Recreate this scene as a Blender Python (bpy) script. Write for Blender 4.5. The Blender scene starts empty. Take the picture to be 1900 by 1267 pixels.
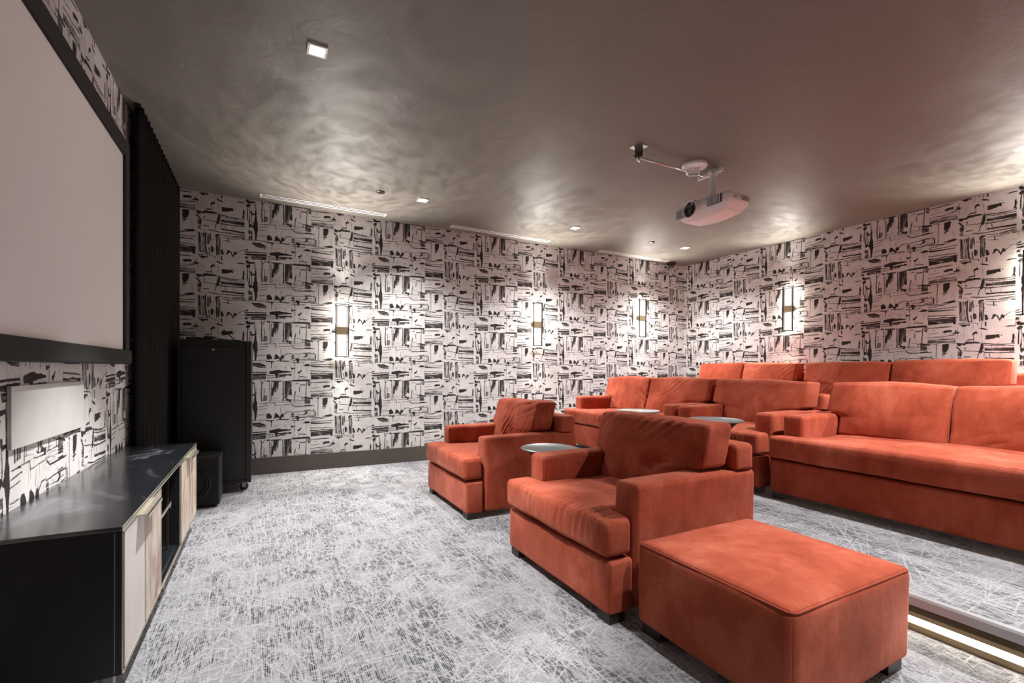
import bpy, bmesh, math, random
import numpy as np
from mathutils import Vector, Matrix, noise as mnoise

SC = bpy.context.scene
COL = SC.collection
PI = math.pi
H = 2.9            # ceiling height
RX, LX = 0.0, -7.103   # right wall, screen wall
FY, NY = 0.0, -6.12    # far (long) wall, near wall behind the camera
P1, P2 = 0.195, 0.39   # tier heights

# ---------------------------------------------------------------- camera
cam_d = bpy.data.cameras.new('camera')
cam = bpy.data.objects.new('camera', cam_d); COL.objects.link(cam)
cam_d.sensor_fit = 'HORIZONTAL'; cam_d.sensor_width = 36.0
cam_d.lens = 873.82592 / 1900 * 36.0
cam_d.shift_y = (693.42309 - 633.5) / 1900
cam_d.clip_start = 0.02
_yaw, _pitch, _roll = 0.48773, -0.00885, 0.00750
_F = Vector((math.sin(_yaw)*math.cos(_pitch), math.cos(_yaw)*math.cos(_pitch), math.sin(_pitch)))
_R = _F.cross(Vector((0, 0, 1))).normalized(); _U = _R.cross(_F)
_R2 = math.cos(_roll)*_R + math.sin(_roll)*_U
_U2 = -math.sin(_roll)*_R + math.cos(_roll)*_U
_M = Matrix((_R2, _U2, -_F)).transposed().to_4x4()
_M.translation = Vector((-6.29474, -5.67773, 1.13567))
cam.matrix_world = _M
SC.camera = cam

# ---------------------------------------------------------------- world, exposure, light levels
w = bpy.data.worlds.new('world'); SC.world = w; w.use_nodes = True
w.node_tree.nodes['Background'].inputs[0].default_value = (0.5, 0.5, 0.52, 1)
w.node_tree.nodes['Background'].inputs[1].default_value = 0.02
SC.view_settings.view_transform = 'Standard'
SC.view_settings.look = 'None'
SC.view_settings.gamma = 1.0
SC.view_settings.use_curve_mapping = False
SC.view_settings.exposure = 1.62
SC.cycles.max_bounces = 10
SC.cycles.diffuse_bounces = 6
SC.cycles.sample_clamp_indirect = 6.0
SC.cycles.use_denoising = True
E_SPOT = 165.0       # watts of each recessed downlight
E_SCONCE = 15.0      # emission of the sconce glass sides
E_UP = 45.0          # watts of each up / down lamp in a sconce
E_LED = 9.0          # step light

# ================================================================ helpers
def link(o, parent=None):
    COL.objects.link(o)
    if parent is not None: o.parent = parent
    return o

def mesh_obj(name, verts, faces, mat, parent=None, smooth=False, loc=None):
    me = bpy.data.meshes.new(name)
    me.from_pydata([tuple(v) for v in verts], [], faces)
    me.validate(); me.update()
    if smooth:
        me.polygons.foreach_set('use_smooth', [True]*len(me.polygons))
    me.materials.append(mat)
    o = bpy.data.objects.new(name, me)
    if loc: o.location = loc
    return link(o, parent)

def bm_obj(name, bm, mat, parent=None, smooth=False, loc=None, rotz=0.0):
    bmesh.ops.recalc_face_normals(bm, faces=bm.faces)
    me = bpy.data.meshes.new(name); bm.to_mesh(me); bm.free()
    if smooth:
        me.polygons.foreach_set('use_smooth', [True]*len(me.polygons))
    me.materials.append(mat)
    o = bpy.data.objects.new(name, me)
    if loc: o.location = loc
    o.rotation_euler = (0, 0, rotz)
    return link(o, parent)

def thing(name, label, cat, loc=(0, 0, 0), rotz=0.0, group=None):
    o = bpy.data.objects.new(name, None)
    o.empty_display_size = 0.1
    o.location = loc; o.rotation_euler = (0, 0, rotz)
    link(o)
    return tag(o, label, cat, group)

def tag(o, label, cat, group=None):
    o['label'] = label; o['category'] = cat
    if group: o['group'] = group
    return o

def struct(o, label=None):
    o['kind'] = 'structure'
    if label: o['label'] = label
    return o

def add_box(bm, x0, x1, y0, y1, z0, z1, bev=0.0, seg=2, mat=None):
    r = bmesh.ops.create_cube(bm, size=1.0)
    vs = r['verts']
    for v in vs:
        v.co = Vector((x0 + (v.co.x+.5)*(x1-x0), y0 + (v.co.y+.5)*(y1-y0), z0 + (v.co.z+.5)*(z1-z0)))
    if bev > 0:
        es = list({e for v in vs for e in v.link_edges})
        r2 = bmesh.ops.bevel(bm, geom=es, offset=bev, segments=seg, affect='EDGES', profile=0.5)
        vs = list({v for f in r2['faces'] for v in f.verts} | {v for v in vs if v.is_valid})
    if mat is not None:
        bmesh.ops.transform(bm, matrix=mat, verts=vs)
    return vs

def boxes(name, lst, mat, parent=None, bev=0.002, smooth=False, seg=2):
    bm = bmesh.new()
    for b in lst: add_box(bm, *b, bev=bev, seg=seg)
    return bm_obj(name, bm, mat, parent, smooth)

def lathe(name, prof, mat, parent=None, n=48, loc=None, rot=None):
    verts, faces = [], []
    for (r, z) in prof:
        for k in range(n):
            a = 2*PI*k/n
            verts.append((r*math.cos(a), r*math.sin(a), z))
    for i in range(len(prof)-1):
        for k in range(n):
            a, b = i*n+k, i*n+(k+1) % n
            faces.append((a, b, b+n, a+n))
    o = mesh_obj(name, verts, faces, mat, parent, smooth=True)
    bm = bmesh.new(); bm.from_mesh(o.data)
    bmesh.ops.remove_doubles(bm, verts=bm.verts, dist=1e-6)
    bmesh.ops.recalc_face_normals(bm, faces=bm.faces)
    bm.to_mesh(o.data); bm.free()
    try:
        o.data.set_sharp_from_angle(angle=math.radians(35))
    except Exception:
        pass
    if loc: o.location = loc
    if rot: o.rotation_euler = rot
    return o

def tube(name, pts, rad, mat, parent=None, n=10, closed=False):
    """swept round tube along a list of points"""
    P = [Vector(p) for p in pts]; m = len(P)
    verts, faces = [], []
    up = Vector((0, 0, 1))
    for i in range(m):
        a = P[i-1] if (i > 0 or closed) else P[i]
        b = P[(i+1) % m] if (i < m-1 or closed) else P[i]
        t = (b-a).normalized()
        ref = up if abs(t.dot(up)) < 0.95 else Vector((1, 0, 0))
        u = t.cross(ref).normalized(); v = t.cross(u)
        for k in range(n):
            an = 2*PI*k/n
            verts.append(P[i] + rad*(math.cos(an)*u + math.sin(an)*v))
    for i in range(m if closed else m-1):
        for k in range(n):
            a, b = i*n+k, i*n+(k+1) % n
            c, d = ((i+1) % m)*n+(k+1) % n, ((i+1) % m)*n+k
            faces.append((a, b, c, d))
    if not closed:
        faces.append(tuple(range(n-1, -1, -1))); faces.append(tuple(range((m-1)*n, m*n)))
    return mesh_obj(name, verts, faces, mat, parent, smooth=True)

def grid_axis(lo, hi, r, n, extra=()):
    rr = [0, .08, .25, .5, .8, 1.0]
    s = [lo + r*t for t in rr] + [hi - r*t for t in rr]
    s += list(np.linspace(lo+r, hi-r, max(n, 2)+1)) + list(extra)
    s = sorted(set(round(float(v), 5) for v in s))
    out = [s[0]]
    for v in s[1:]:
        if v - out[-1] > 1e-4: out.append(v)
    return out

def soft_box(name, bx, r, n, mat, parent=None, crown=(0, 0, 0), fn=None, extra=((), (), ()), seam=.0022):
    """rounded upholstered block: box with radius r, crowned faces, fn(p, nrm, a, b, c) -> new point"""
    (x0, x1), (y0, y1), (z0, z1) = bx
    lo = Vector((x0, y0, z0)); hi = Vector((x1, y1, z1)); ce = (lo+hi)/2; hf = (hi-lo)/2
    rr = min(r, hf.x*.98, hf.y*.98, hf.z*.98)
    ax = [grid_axis(lo[i], hi[i], rr, n[i], extra[i]) for i in range(3)]
    L = [len(a)-1 for a in ax]
    idx, verts, faces = {}, [], []
    def vid(i, j, k):
        key = (i, j, k)
        if key in idx: return idx[key]
        p = Vector((ax[0][i], ax[1][j], ax[2][k]))
        q = Vector((min(max(p[t], lo[t]+rr), hi[t]-rr) for t in range(3)))
        d = p-q
        nn = d.normalized() if d.length > 1e-9 else Vector((0, 0, 1))
        pp = q + rr*nn
        a, b, c = ((pp[t]-ce[t])/hf[t] for t in range(3))
        fa, fb, fc = 1-a*a, 1-b*b, 1-c*c
        pp = pp + Vector((crown[0]*a*fb*fc, crown[1]*b*fa*fc, crown[2]*c*fa*fb))
        cs_ = sorted(abs(v) for v in nn)
        if cs_[2]-cs_[1] < 1e-3: pp = pp - nn*seam        # sewn edge
        if fn: pp = fn(pp, nn, a, b, c)
        idx[key] = len(verts); verts.append(pp)
        return idx[key]
    for (u, v, w_) in ((0, 1, 2), (1, 2, 0), (2, 0, 1)):
        for side in (0, L[w_]):
            for i in range(L[u]):
                for j in range(L[v]):
                    q = []
                    for (di, dj) in ((0, 0), (1, 0), (1, 1), (0, 1)):
                        t = [0, 0, 0]; t[u] = i+di; t[v] = j+dj; t[w_] = side
                        q.append(vid(*t))
                    if side == 0: q.reverse()
                    faces.append(tuple(q))
    return mesh_obj(name, verts, faces, mat, parent, smooth=True)

def sm(a, b, t):
    t = max(0.0, min(1.0, (t-a)/(b-a))); return t*t*(3-2*t)

def fnoise(x, y, z=0.0):
    return mnoise.noise(Vector((x, y, z)))

# ================================================================ printed patterns, computed here
# brush marks of the wallpaper repeat, millimetres: P solid, L line (width), h / v dry brush (density)
INK = [
('P',[8,10,28,1,43,17,89,15,95,28,43,38,18,36]),('P',[12,61,33,44,54,51,49,69,28,84,15,75]),('L',5,[27,77,25,152,24,216]),
('L',3,[42,75,47,150,44,214]),('L',3,[61,160,66,218,63,270]),('L',4,[91,29,100,98,97,174]),
('P',[51,118,66,116,69,142,97,140,114,121,103,149,64,161,53,145]),
('P',[97,157,108,158,111,208,118,230,123,305,113,365,108,418,97,418,92,355,83,297,78,243,89,215]),
('P',[36,216,49,216,46,254,64,258,69,272,82,251,85,297,59,283,44,301,39,278]),('v',0.75,[33,308,44,324,65,328,68,360,35,364]),
('v',0.8,[36,382,64,374,73,416,38,418]),('L',3,[64,328,69,391]),('L',6,[156,-2,163,27,157,110,161,214]),('L',3,[193,-6,164,33]),
('L',2,[185,83,179,214]),('v',0.6,[183,157,211,154,211,211,178,214]),('L',6,[212,1,233,1]),('L',8,[254,5,344,4]),('L',2.5,[234,7,240,130,239,236]),
('L',2,[252,23,255,211]),('P',[283,7,313,7,310,46,298,77,286,84,277,109,271,157,258,161,259,81,276,50]),
('v',0.55,[267,9,326,6,320,74,299,133,276,109]),('P',[362,1,370,1,374,215,363,216]),('v',0.86,[380,3,450,-4,451,163,425,147,404,185,381,199]),
('v',0.95,[382,2,410,-1,407,167,386,199]),('P',[345,200,362,216,426,217,421,232,442,230,448,199,431,204,399,189,390,213,369,213]),
('L',2.5,[135,244,208,241]),('L',6,[192,242,209,242]),('L',2.5,[218,238,318,230,437,231]),('L',1.5,[130,277,223,263]),('L',4,[288,238,292,266]),
('L',1.5,[292,270,437,254]),('L',1.2,[125,305,203,296]),('L',1.2,[125,364,192,361]),('P',[205,364,218,350,239,351,253,377,258,401,208,407]),
('P',[282,401,286,357,298,347,320,366,336,395,344,364,352,354,371,368,375,390,359,394,346,412,337,424,328,405,319,397,292,400]),
('L',3,[369,371,404,339,448,334]),('L',2,[4,425,203,417]),('L',5,[206,427,266,426]),('P',[245,427,265,427,256,453,251,454]),('L',2,[253,454,253,495]),
('L',4,[303,423,421,419]),('L',1.5,[292,475,292,504]),('L',1.2,[391,474,388,504]),('h',0.85,[59,447,141,443,199,469,199,493,141,494,90,477]),
('P',[64,446,141,444,199,468,199,476,131,460]),('L',7,[4,538,26,527]),('L',5,[4,552,90,547,201,543]),
('P',[3,569,201,556,201,570,90,578,39,585,4,581]),('h',0.85,[54,584,201,570,201,616,65,624]),('P',[7,598,23,597,22,622,4,621]),
('P',[235,532,277,524,330,517,351,524,394,526,448,535,448,542,362,549,320,555,319,568,310,595,294,598,283,559,241,562,231,550]),
('L',5,[214,577,277,578]),('L',5,[214,601,319,599]),('L',11,[325,587,351,583]),('L',9,[358,576,383,579]),('L',7,[325,573,405,567]),
('P',[405,572,424,560,450,563,448,578,427,578]),('L',6,[358,591,383,589]),('P',[452,626,490,625,601,620,636,622,632,638,596,641,458,642]),
('L',3,[491,36,513,31]),('h',0.7,[529,39,579,38,646,16,649,30,579,50,535,53]),('L',5,[488,117,480,160,479,217]),('L',3,[529,70,527,119]),
('L',4,[600,-1,596,94,592,179]),('P',[546,181,613,184,665,195,665,206,624,198,563,188]),('L',3,[557,186,559,216,596,214,596,188]),
('L',1.5,[502,164,546,179]),('L',2,[447,224,596,213]),('L',4,[448,254,486,284,569,281,676,276]),('L',3,[448,345,541,337,676,334]),
('P',[574,328,591,344,608,337,606,367,569,380,568,373,592,359]),('h',0.7,[448,355,472,353,478,395,448,401]),
('P',[481,394,505,387,526,393,520,434,506,438,498,413]),('L',6,[464,414,547,405,676,396]),('L',3,[448,432,514,438,580,430]),('L',2,[614,385,676,378]),
('L',1.5,[481,437,480,558]),('P',[448,482,455,493,496,492,459,511,448,513]),('P',[558,463,575,464,597,448,620,449,648,468,597,473,574,471]),
('P',[506,537,526,535,536,521,550,515,543,535,521,559,514,550]),('L',5,[534,589,598,595]),('h',0.75,[613,8,638,2,638,57,617,55]),
('h',0.75,[581,194,638,196,638,253,581,255]),('P',[581,175,638,188,638,199,581,191]),('L',5,[582,272,638,269]),('L',4,[582,327,639,324]),
('L',8,[645,556,756,552,871,558]),('h',0.9,[646,570,756,565,872,564,872,626,850,611,647,621]),('P',[850,566,872,566,872,626,854,623]),
('h',0.55,[645,16,757,12,871,13,871,22,757,22,645,27]),('L',2,[645,84,733,75]),('L',3,[692,49,701,48]),('P',[768,65,788,52,842,51,839,73,781,77]),
('P',[841,85,867,78,869,50,878,70,905,80,890,90,853,89]),('L',3,[642,122,698,117,757,119,872,100]),('h',0.4,[645,144,872,135,872,180,645,181]),
('h',0.6,[645,166,716,169,716,180,645,179]),('L',3,[639,187,698,191,769,178,872,186]),('P',[766,197,820,192,819,242,806,269,788,285,770,285,768,247]),
('L',6,[769,298,801,291]),('L',4,[771,316,785,309]),('L',2,[717,194,717,399]),('L',6,[711,202,724,201]),('P',[687,335,694,336,695,400,683,397]),
('P',[758,402,818,386,859,379,862,399,788,403]),('L',3,[643,409,711,411,770,419,873,393]),('L',2.5,[646,438,770,421]),('L',3,[646,455,867,452]),
('P',[646,463,699,469,861,477,861,482,699,483,647,480]),('L',4,[643,526,759,529,867,535]),('v',0.6,[895,401,916,404,918,604,901,596]),
('v',0.9,[899,402,908,403,911,517,903,516]),('L',7,[962,403,960,522,970,609]),('L',5,[1001,402,1004,473]),
('P',[1006,530,1025,535,1030,555,1022,591,1006,589]),('P',[1043,416,1062,399,1083,403,1082,417,1063,421,1054,433]),('L',8,[1055,421,1054,613]),
('L',3,[1067,428,1066,610]),('v',0.4,[1070,429,1087,431,1089,612,1072,611]),('v',0.35,[919,404,954,408,956,608,921,604]),
('v',0.35,[969,410,999,414,995,512,970,509]),('L',5,[972,610,996,610,987,551]),('P',[1027,453,1041,459,1029,465]),('L',3,[896,626,972,625,1042,632]),
('L',2,[1041,-3,1041,19]),('P',[901,5,947,4,983,5,986,19,967,13,939,30,919,18]),
('P',[1000,100,1018,80,1040,83,1043,104,1030,97,1013,110,998,125,1006,108]),('P',[1051,46,1076,44,1112,65,1109,71,1071,58]),('L',8,[1097,-6,1099,24]),
('L',1.5,[1065,-8,1066,41]),('L',6,[964,162,1014,155]),('P',[881,188,941,193,954,176,1050,184,1062,197,954,200,943,214,926,204,911,224,885,213]),
('P',[1067,205,1087,205,1085,249,1075,292,1061,299,1053,297]),('L',3,[1054,297,1038,353]),('L',4,[1062,198,1229,216]),('L',8,[886,232,917,272]),
('L',7,[917,272,915,318]),('L',3,[932,266,1022,278,1090,283]),('L',4,[943,331,989,333]),('L',4,[989,366,1091,380]),
('h',0.45,[894,267,927,278,918,371,892,367]),('L',6,[946,241,950,246]),
('P',[1100,120,1159,118,1173,121,1182,117,1201,119,1196,134,1201,149,1173,146,1168,154,1136,160,1100,162]),('L',5,[1210,127,1215,127]),
('P',[1290,121,1300,114,1305,153,1300,177,1303,203,1280,199,1289,175]),('L',6,[1094,204,1211,216,1300,210]),('L',3,[1094,220,1183,228,1300,231]),
('h',0.9,[1094,243,1151,247,1229,249,1302,247,1302,282,1184,275,1095,272]),('P',[1238,254,1256,253,1302,268,1302,279,1256,269]),
('L',6,[1095,291,1184,294,1301,292]),('L',2,[1129,300,1136,334]),('P',[1093,345,1109,336,1119,343,1230,347,1304,348,1304,365,1231,360,1105,353]),
('L',4,[1091,380,1185,379,1304,379]),('L',5,[1185,415,1231,404,1305,398]),('L',4,[1091,400,1199,418,1305,414]),('L',8,[1282,428,1305,425]),
('L',2,[1101,426,1209,436,1258,427]),('L',4,[1153,438,1156,465]),('L',1.5,[1102,456,1177,467]),('P',[1091,552,1107,556,1120,597,1113,603,1095,608]),
('P',[1141,599,1151,559,1164,554,1184,571,1201,604,1208,569,1217,560,1234,574,1229,597,1215,593,1202,626,1191,602,1174,573,1161,581,1154,596]),
('L',2.5,[1233,574,1278,540,1306,543]),('P',[1232,44,1261,36,1308,41,1308,46,1261,47]),
]


def blur_noise(rng, h, w_, sy, sx):
    """periodic smooth noise in -1..1 with correlation lengths sy, sx (pixels)"""
    n = rng.standard_normal((h, w_)).astype(np.float32)
    fy = np.fft.fftfreq(h)[:, None]; fx = np.fft.rfftfreq(w_)[None, :]
    g = np.exp(-2*(PI**2)*((fy*sy)**2 + (fx*sx)**2))
    o = np.fft.irfft2(np.fft.rfft2(n)*g, s=(h, w_))
    return (o/o.std()).astype(np.float32)

def make_image(name, rgb):
    h, w_ = rgb.shape[:2]
    im = bpy.data.images.new(name, w_, h, alpha=False, float_buffer=False)
    im.colorspace_settings.name = 'Non-Color'
    px = np.ones((h, w_, 4), np.float32)
    px[..., :3] = np.clip(rgb, 0, 1) if rgb.ndim == 3 else np.clip(rgb, 0, 1)[..., None]
    im.pixels.foreach_set(px[::-1].ravel())      # row 0 of the array is the top
    im.update(); im.pack()
    return im

TW, TH = 1.30444, 0.63480     # wallpaper repeat, metres
def wallpaper_image():
    K = 1.5                     # px per mm
    Wp, Hp = int(round(TW*1000*K)), int(round(TH*1000*K))
    rng = np.random.default_rng(5)
    wx = blur_noise(rng, Hp, Wp, 2.2, 2.2)*.7 + blur_noise(rng, Hp, Wp, 14, 14)*1.2
    wy = blur_noise(rng, Hp, Wp, 2.2, 2.2)*.7 + blur_noise(rng, Hp, Wp, 14, 14)*1.2
    sh = blur_noise(rng, Hp, Wp, 1.3, 34); sv = blur_noise(rng, Hp, Wp, 34, 1.3)
    grain = blur_noise(rng, Hp, Wp, 1.2, 1.2)
    ink = np.zeros((Hp, Wp), np.float32)
    def region(pts, pad):
        P = np.array(pts, float).reshape(-1, 2)*K
        x0, y0 = np.floor(P.min(0)-pad).astype(int); x1, y1 = np.ceil(P.max(0)+pad).astype(int)
        X, Y = np.meshgrid(np.arange(x0, x1+1), np.arange(y0, y1+1))
        xi, yi = X % Wp, Y % Hp
        return P, X + wx[yi, xi], Y + wy[yi, xi], xi, yi
    def inside(P, X, Y):
        c = np.zeros(X.shape, bool); n = len(P)
        for i in range(n):
            (xa, ya), (xb, yb) = P[i], P[(i+1) % n]
            if ya == yb: continue
            cond = ((ya > Y) != (yb > Y)) & (X < (xb-xa)*(Y-ya)/(yb-ya)+xa)
            c ^= cond
        return c
    def segs(P, X, Y):
        d = np.full(X.shape, 1e9)
        for i in range(len(P)-1):
            a, b = P[i], P[i+1]; ab = b-a; L = max(ab @ ab, 1e-6)
            t = np.clip(((X-a[0])*ab[0] + (Y-a[1])*ab[1])/L, 0, 1)
            d = np.minimum(d, np.hypot(X-a[0]-t*ab[0], Y-a[1]-t*ab[1]))
        return d
    for s in INK:
        if s[0] == 'P':
            P, X, Y, xi, yi = region(s[1], 6)
            m = inside(P, X, Y).astype(np.float32)
            m *= np.where(grain[yi, xi] < -2.1, 0.3, 1.0)
            ink[yi, xi] = np.maximum(ink[yi, xi], m)
        elif s[0] == 'L':
            P, X, Y, xi, yi = region(s[2], 10)
            d = segs(P, X, Y)
            horiz = np.ptp(P[:, 0]) > np.ptp(P[:, 1])
            st = (sh if horiz else sv)[yi, xi]
            wd = s[1]*K*0.62*(1 + .34*st) + 1.0
            m = np.clip(wd - d + .6, 0, 1)*np.clip(1.25 + .35*st, .3, 1)
            ink[yi, xi] = np.maximum(ink[yi, xi], m.astype(np.float32))
        else:
            P, X, Y, xi, yi = region(s[2], 6)
            st = (sh if s[0] == 'h' else sv)[yi, xi] + .35*grain[yi, xi]
            th = -1.6 if s[1] > .88 else .75 - 2.1*s[1]
            m = inside(P, X, Y)*np.clip((st-th)*2.2, 0, 1)
            ink[yi, xi] = np.maximum(ink[yi, xi], m.astype(np.float32))
    for _ in range(2):
        for ax_ in (0, 1):
            ink = np.maximum(ink, np.maximum(np.roll(ink, 1, ax_), np.roll(ink, -1, ax_))*.75)
    # pale cell ground: alternating warp / weft fine lines, light seams between the cells
    paper = 1.0 + 0.028*blur_noise(rng, Hp, Wp, 60, 60)
    U = np.arange(Wp)/Wp; V = np.arange(Hp)/Hp
    cu = np.floor(U*6).astype(int)
    half = np.array([0.30, 0.63, 0.0])
    fine = np.zeros((Hp, Wp), np.float32)
    dens = [1.0, .72, 1.1, .95, 1.15, .9, .7, 1.2, 1.0, .85, 1.05, .8, 1.2, .9, 1.1, .75, 1.0, .85]
    for c in range(6):
        cs = cu == c
        offs = [0.0, 0.30, 0.63] if c % 2 == 0 else [0.0, 0.34, 0.68]
        for r_ in range(3):
            v0 = offs[r_]; v1 = offs[r_+1] if r_ < 2 else 1.0
            rs = (V >= v0) & (V < v1)
            blk = (sh if (c+r_) % 2 else sv)[np.ix_(rs, cs)]
            fine[np.ix_(rs, cs)] = blk*dens[c*3+r_]
    paper -= 0.09*np.clip(fine-.6, 0, 2)
    fine2 = np.where(rng.random(Hp)[:, None] < 2, .6*sh+.6*sv, 0)
    faint = np.maximum(np.clip((fine-1.38)*1.3, 0, .8), np.clip((fine2-1.75)*.9, 0, .5))
    for k in range(6):
        x = int(round(k*Wp/6)); paper[:, x:x+4] += 0.08
        paper[:, x-3:x] -= .14
    ink = np.maximum(ink, faint.astype(np.float32))
    ink = np.clip(ink*0.97, 0, 1)
    lum = np.stack([np.clip(paper*0.80, 0, 1), ink, grain*.12+.5], -1)
    return make_image('wallpaper_print', lum)

def carpet_image():
    N = 1600; mm = 2400/N            # 2.4 m tile
    rng = np.random.default_rng(11)
    X = np.arange(N)[None, :]
    rib = .5+.5*np.sin(2*PI*X/5.0 + .9*blur_noise(rng, N, N, 60, 9))      # tufted rows run along the room's Y axis
    dash = np.clip(.55 + .55*blur_noise(rng, N, N, 10, 1.6), 0, 1.3)
    clus = np.clip(.55 + .40*blur_noise(rng, N, N, 26, 22), .08, 1.15)
    base = 0.60 - 0.50*np.clip(rib*dash*clus*1.5, 0, 1.1)
    light = np.zeros((N, N), np.float32)
    def strokes(cnt, lmin, lmax, val, wd, axis=None):
        for _ in range(cnt):
            x, y = rng.random(2)*N; L = rng.uniform(lmin, lmax)/mm
            an = rng.random()*PI if axis is None else axis + rng.normal()*.05
            n = int(L*1.4); t = np.linspace(0, L, n); vv = val*rng.uniform(.45, 1)
            px = x + t*math.cos(an); py = y + t*math.sin(an)
            for o in np.arange(-wd, wd+.1, .7):
                qx = (px - o*math.sin(an)).astype(int) % N; qy = (py + o*math.cos(an)).astype(int) % N
                light[qy, qx] = np.maximum(light[qy, qx], vv)
    strokes(1000, 200, 700, 1.0, 1.4)
    strokes(900, 60, 260, .9, 1.1)
    strokes(430, 300, 900, .9, .9, PI/2)
    strokes(260, 300, 900, .9, .9, 0.0)
    light = .4*light + .15*(np.roll(light, 1, 0)+np.roll(light, -1, 0)+np.roll(light, 1, 1)+np.roll(light, -1, 1))
    brk = np.clip(1.0 + .40*blur_noise(rng, N, N, 1.6, 1.6), .2, 1.2)
    light = np.clip(light*brk, 0, 1)
    v = base*(1-.85*light) + 0.85*.86*light
    v += 0.05*blur_noise(rng, N, N, .8, .8)
    return make_image('carpet_weave', np.clip(v, 0.02, 1))

IMG_WALL = wallpaper_image()
IMG_CARPET = carpet_image()

# ================================================================ materials
def new_mat(name):
    m = bpy.data.materials.new(name); m.use_nodes = True
    nt = m.node_tree; b = nt.nodes['Principled BSDF']
    return m, nt, b

def N(nt, typ, **kw):
    n = nt.nodes.new(typ)
    for k, v in kw.items():
        if k.startswith('i_'):
            key = k[2:]
            n.inputs[int(key) if key.isdigit() else key.replace('_', ' ')].default_value = v
        else:
            setattr(n, k, v)
    return n

def plain(name, col, rough=.5, metal=0.0, bump=0.0, bscale=200.0, var=0.06, spec=None, coat=0.0):
    m, nt, b = new_mat(name)
    tc = N(nt, 'ShaderNodeTexCoord')
    nz = N(nt, 'ShaderNodeTexNoise', i_Scale=7.0, i_Detail=6.0)
    nt.links.new(tc.outputs['Object'], nz.inputs['Vector'])
    rp = N(nt, 'ShaderNodeMapRange', i_1=.3, i_2=.7, i_3=1-var, i_4=1+var)
    nt.links.new(nz.outputs['Fac'], rp.inputs[0])
    mx = N(nt, 'ShaderNodeMix', data_type='RGBA', blend_type='MULTIPLY')
    mx.inputs[0].default_value = 1.0; mx.inputs[6].default_value = (*col, 1)
    nt.links.new(rp.outputs[0], mx.inputs[7]); nt.links.new(mx.outputs[2], b.inputs['Base Color'])
    b.inputs['Roughness'].default_value = rough; b.inputs['Metallic'].default_value = metal
    if spec is not None: b.inputs['Specular IOR Level'].default_value = spec
    if coat: b.inputs['Coat Weight'].default_value = coat
    if bump:
        n2 = N(nt, 'ShaderNodeTexNoise', i_Scale=bscale, i_Detail=3.0)
        nt.links.new(tc.outputs['Object'], n2.inputs['Vector'])
        bp = N(nt, 'ShaderNodeBump', i_Strength=bump, i_Distance=.002)
        nt.links.new(n2.outputs['Fac'], bp.inputs['Height']); nt.links.new(bp.outputs[0], b.inputs['Normal'])
    return m

def emit(name, col, strength):
    m, nt, b = new_mat(name)
    b.inputs['Base Color'].default_value = (*col, 1)
    b.inputs['Emission Color'].default_value = (*col, 1)
    b.inputs['Emission Strength'].default_value = strength
    return m

def velvet_mat():
    m, nt, b = new_mat('rust_velvet')
    tc = N(nt, 'ShaderNodeTexCoord'); ob = N(nt, 'ShaderNodeObjectInfo')
    ad = N(nt, 'ShaderNodeVectorMath', operation='ADD')
    sc = N(nt, 'ShaderNodeVectorMath', operation='SCALE'); sc.inputs['Scale'].default_value = 13.0
    cmb = N(nt, 'ShaderNodeCombineXYZ')
    nt.links.new(ob.outputs['Random'], cmb.inputs[0]); nt.links.new(ob.outputs['Random'], cmb.inputs[2])
    nt.links.new(cmb.outputs[0], sc.inputs[0])
    nt.links.new(tc.outputs['Object'], ad.inputs[0]); nt.links.new(sc.outputs[0], ad.inputs[1])
    big = N(nt, 'ShaderNodeTexNoise', i_Scale=3.0, i_Detail=5.0, i_Roughness=.6, i_Distortion=.5)
    mp = N(nt, 'ShaderNodeMapping'); mp.inputs['Scale'].default_value = (5, 5, 1.6)
    med = N(nt, 'ShaderNodeTexNoise', i_Scale=3.0, i_Detail=7.0, i_Roughness=.7, i_Distortion=.6)
    nt.links.new(ad.outputs[0], big.inputs['Vector']); nt.links.new(ad.outputs[0], mp.inputs[0]); nt.links.new(mp.outputs[0], med.inputs['Vector'])
    mul = N(nt, 'ShaderNodeMath', operation='MULTIPLY_ADD'); mul.inputs[1].default_value = .45
    nt.links.new(med.outputs['Fac'], mul.inputs[0]); nt.links.new(big.outputs['Fac'], mul.inputs[2])
    cr = N(nt, 'ShaderNodeValToRGB'); e = cr.color_ramp.elements
    e[0].position = .45; e[0].color = (.22, .036, .016, 1)
    e[1].position = 1.02; e[1].color = (.52, .140, .085, 1)
    el = cr.color_ramp.elements.new(.72); el.color = (.37, .073, .036, 1)
    nt.links.new(mul.outputs[0], cr.inputs[0]); nt.links.new(cr.outputs[0], b.inputs['Base Color'])
    b.inputs['Roughness'].default_value = .92; b.inputs['Specular IOR Level'].default_value = .15
    b.inputs['Sheen Weight'].default_value = .30; b.inputs['Sheen Roughness'].default_value = .38
    b.inputs['Sheen Tint'].default_value = (1.0, .50, .40, 1)
    fine = N(nt, 'ShaderNodeTexNoise', i_Scale=420.0, i_Detail=2.0)
    mp2 = N(nt, 'ShaderNodeTexNoise', i_Scale=26.0, i_Detail=5.0, i_Roughness=.6)
    nt.links.new(ad.outputs[0], fine.inputs['Vector']); nt.links.new(ad.outputs[0], mp2.inputs['Vector'])
    b1 = N(nt, 'ShaderNodeBump', i_Strength=.22, i_Distance=.002)
    b2 = N(nt, 'ShaderNodeBump', i_Strength=.30, i_Distance=.006)
    nt.links.new(fine.outputs['Fac'], b1.inputs['Height']); nt.links.new(mp2.outputs['Fac'], b2.inputs['Height'])
    nt.links.new(b2.outputs[0], b1.inputs['Normal']); nt.links.new(b1.outputs[0], b.inputs['Normal'])
    return m

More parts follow.
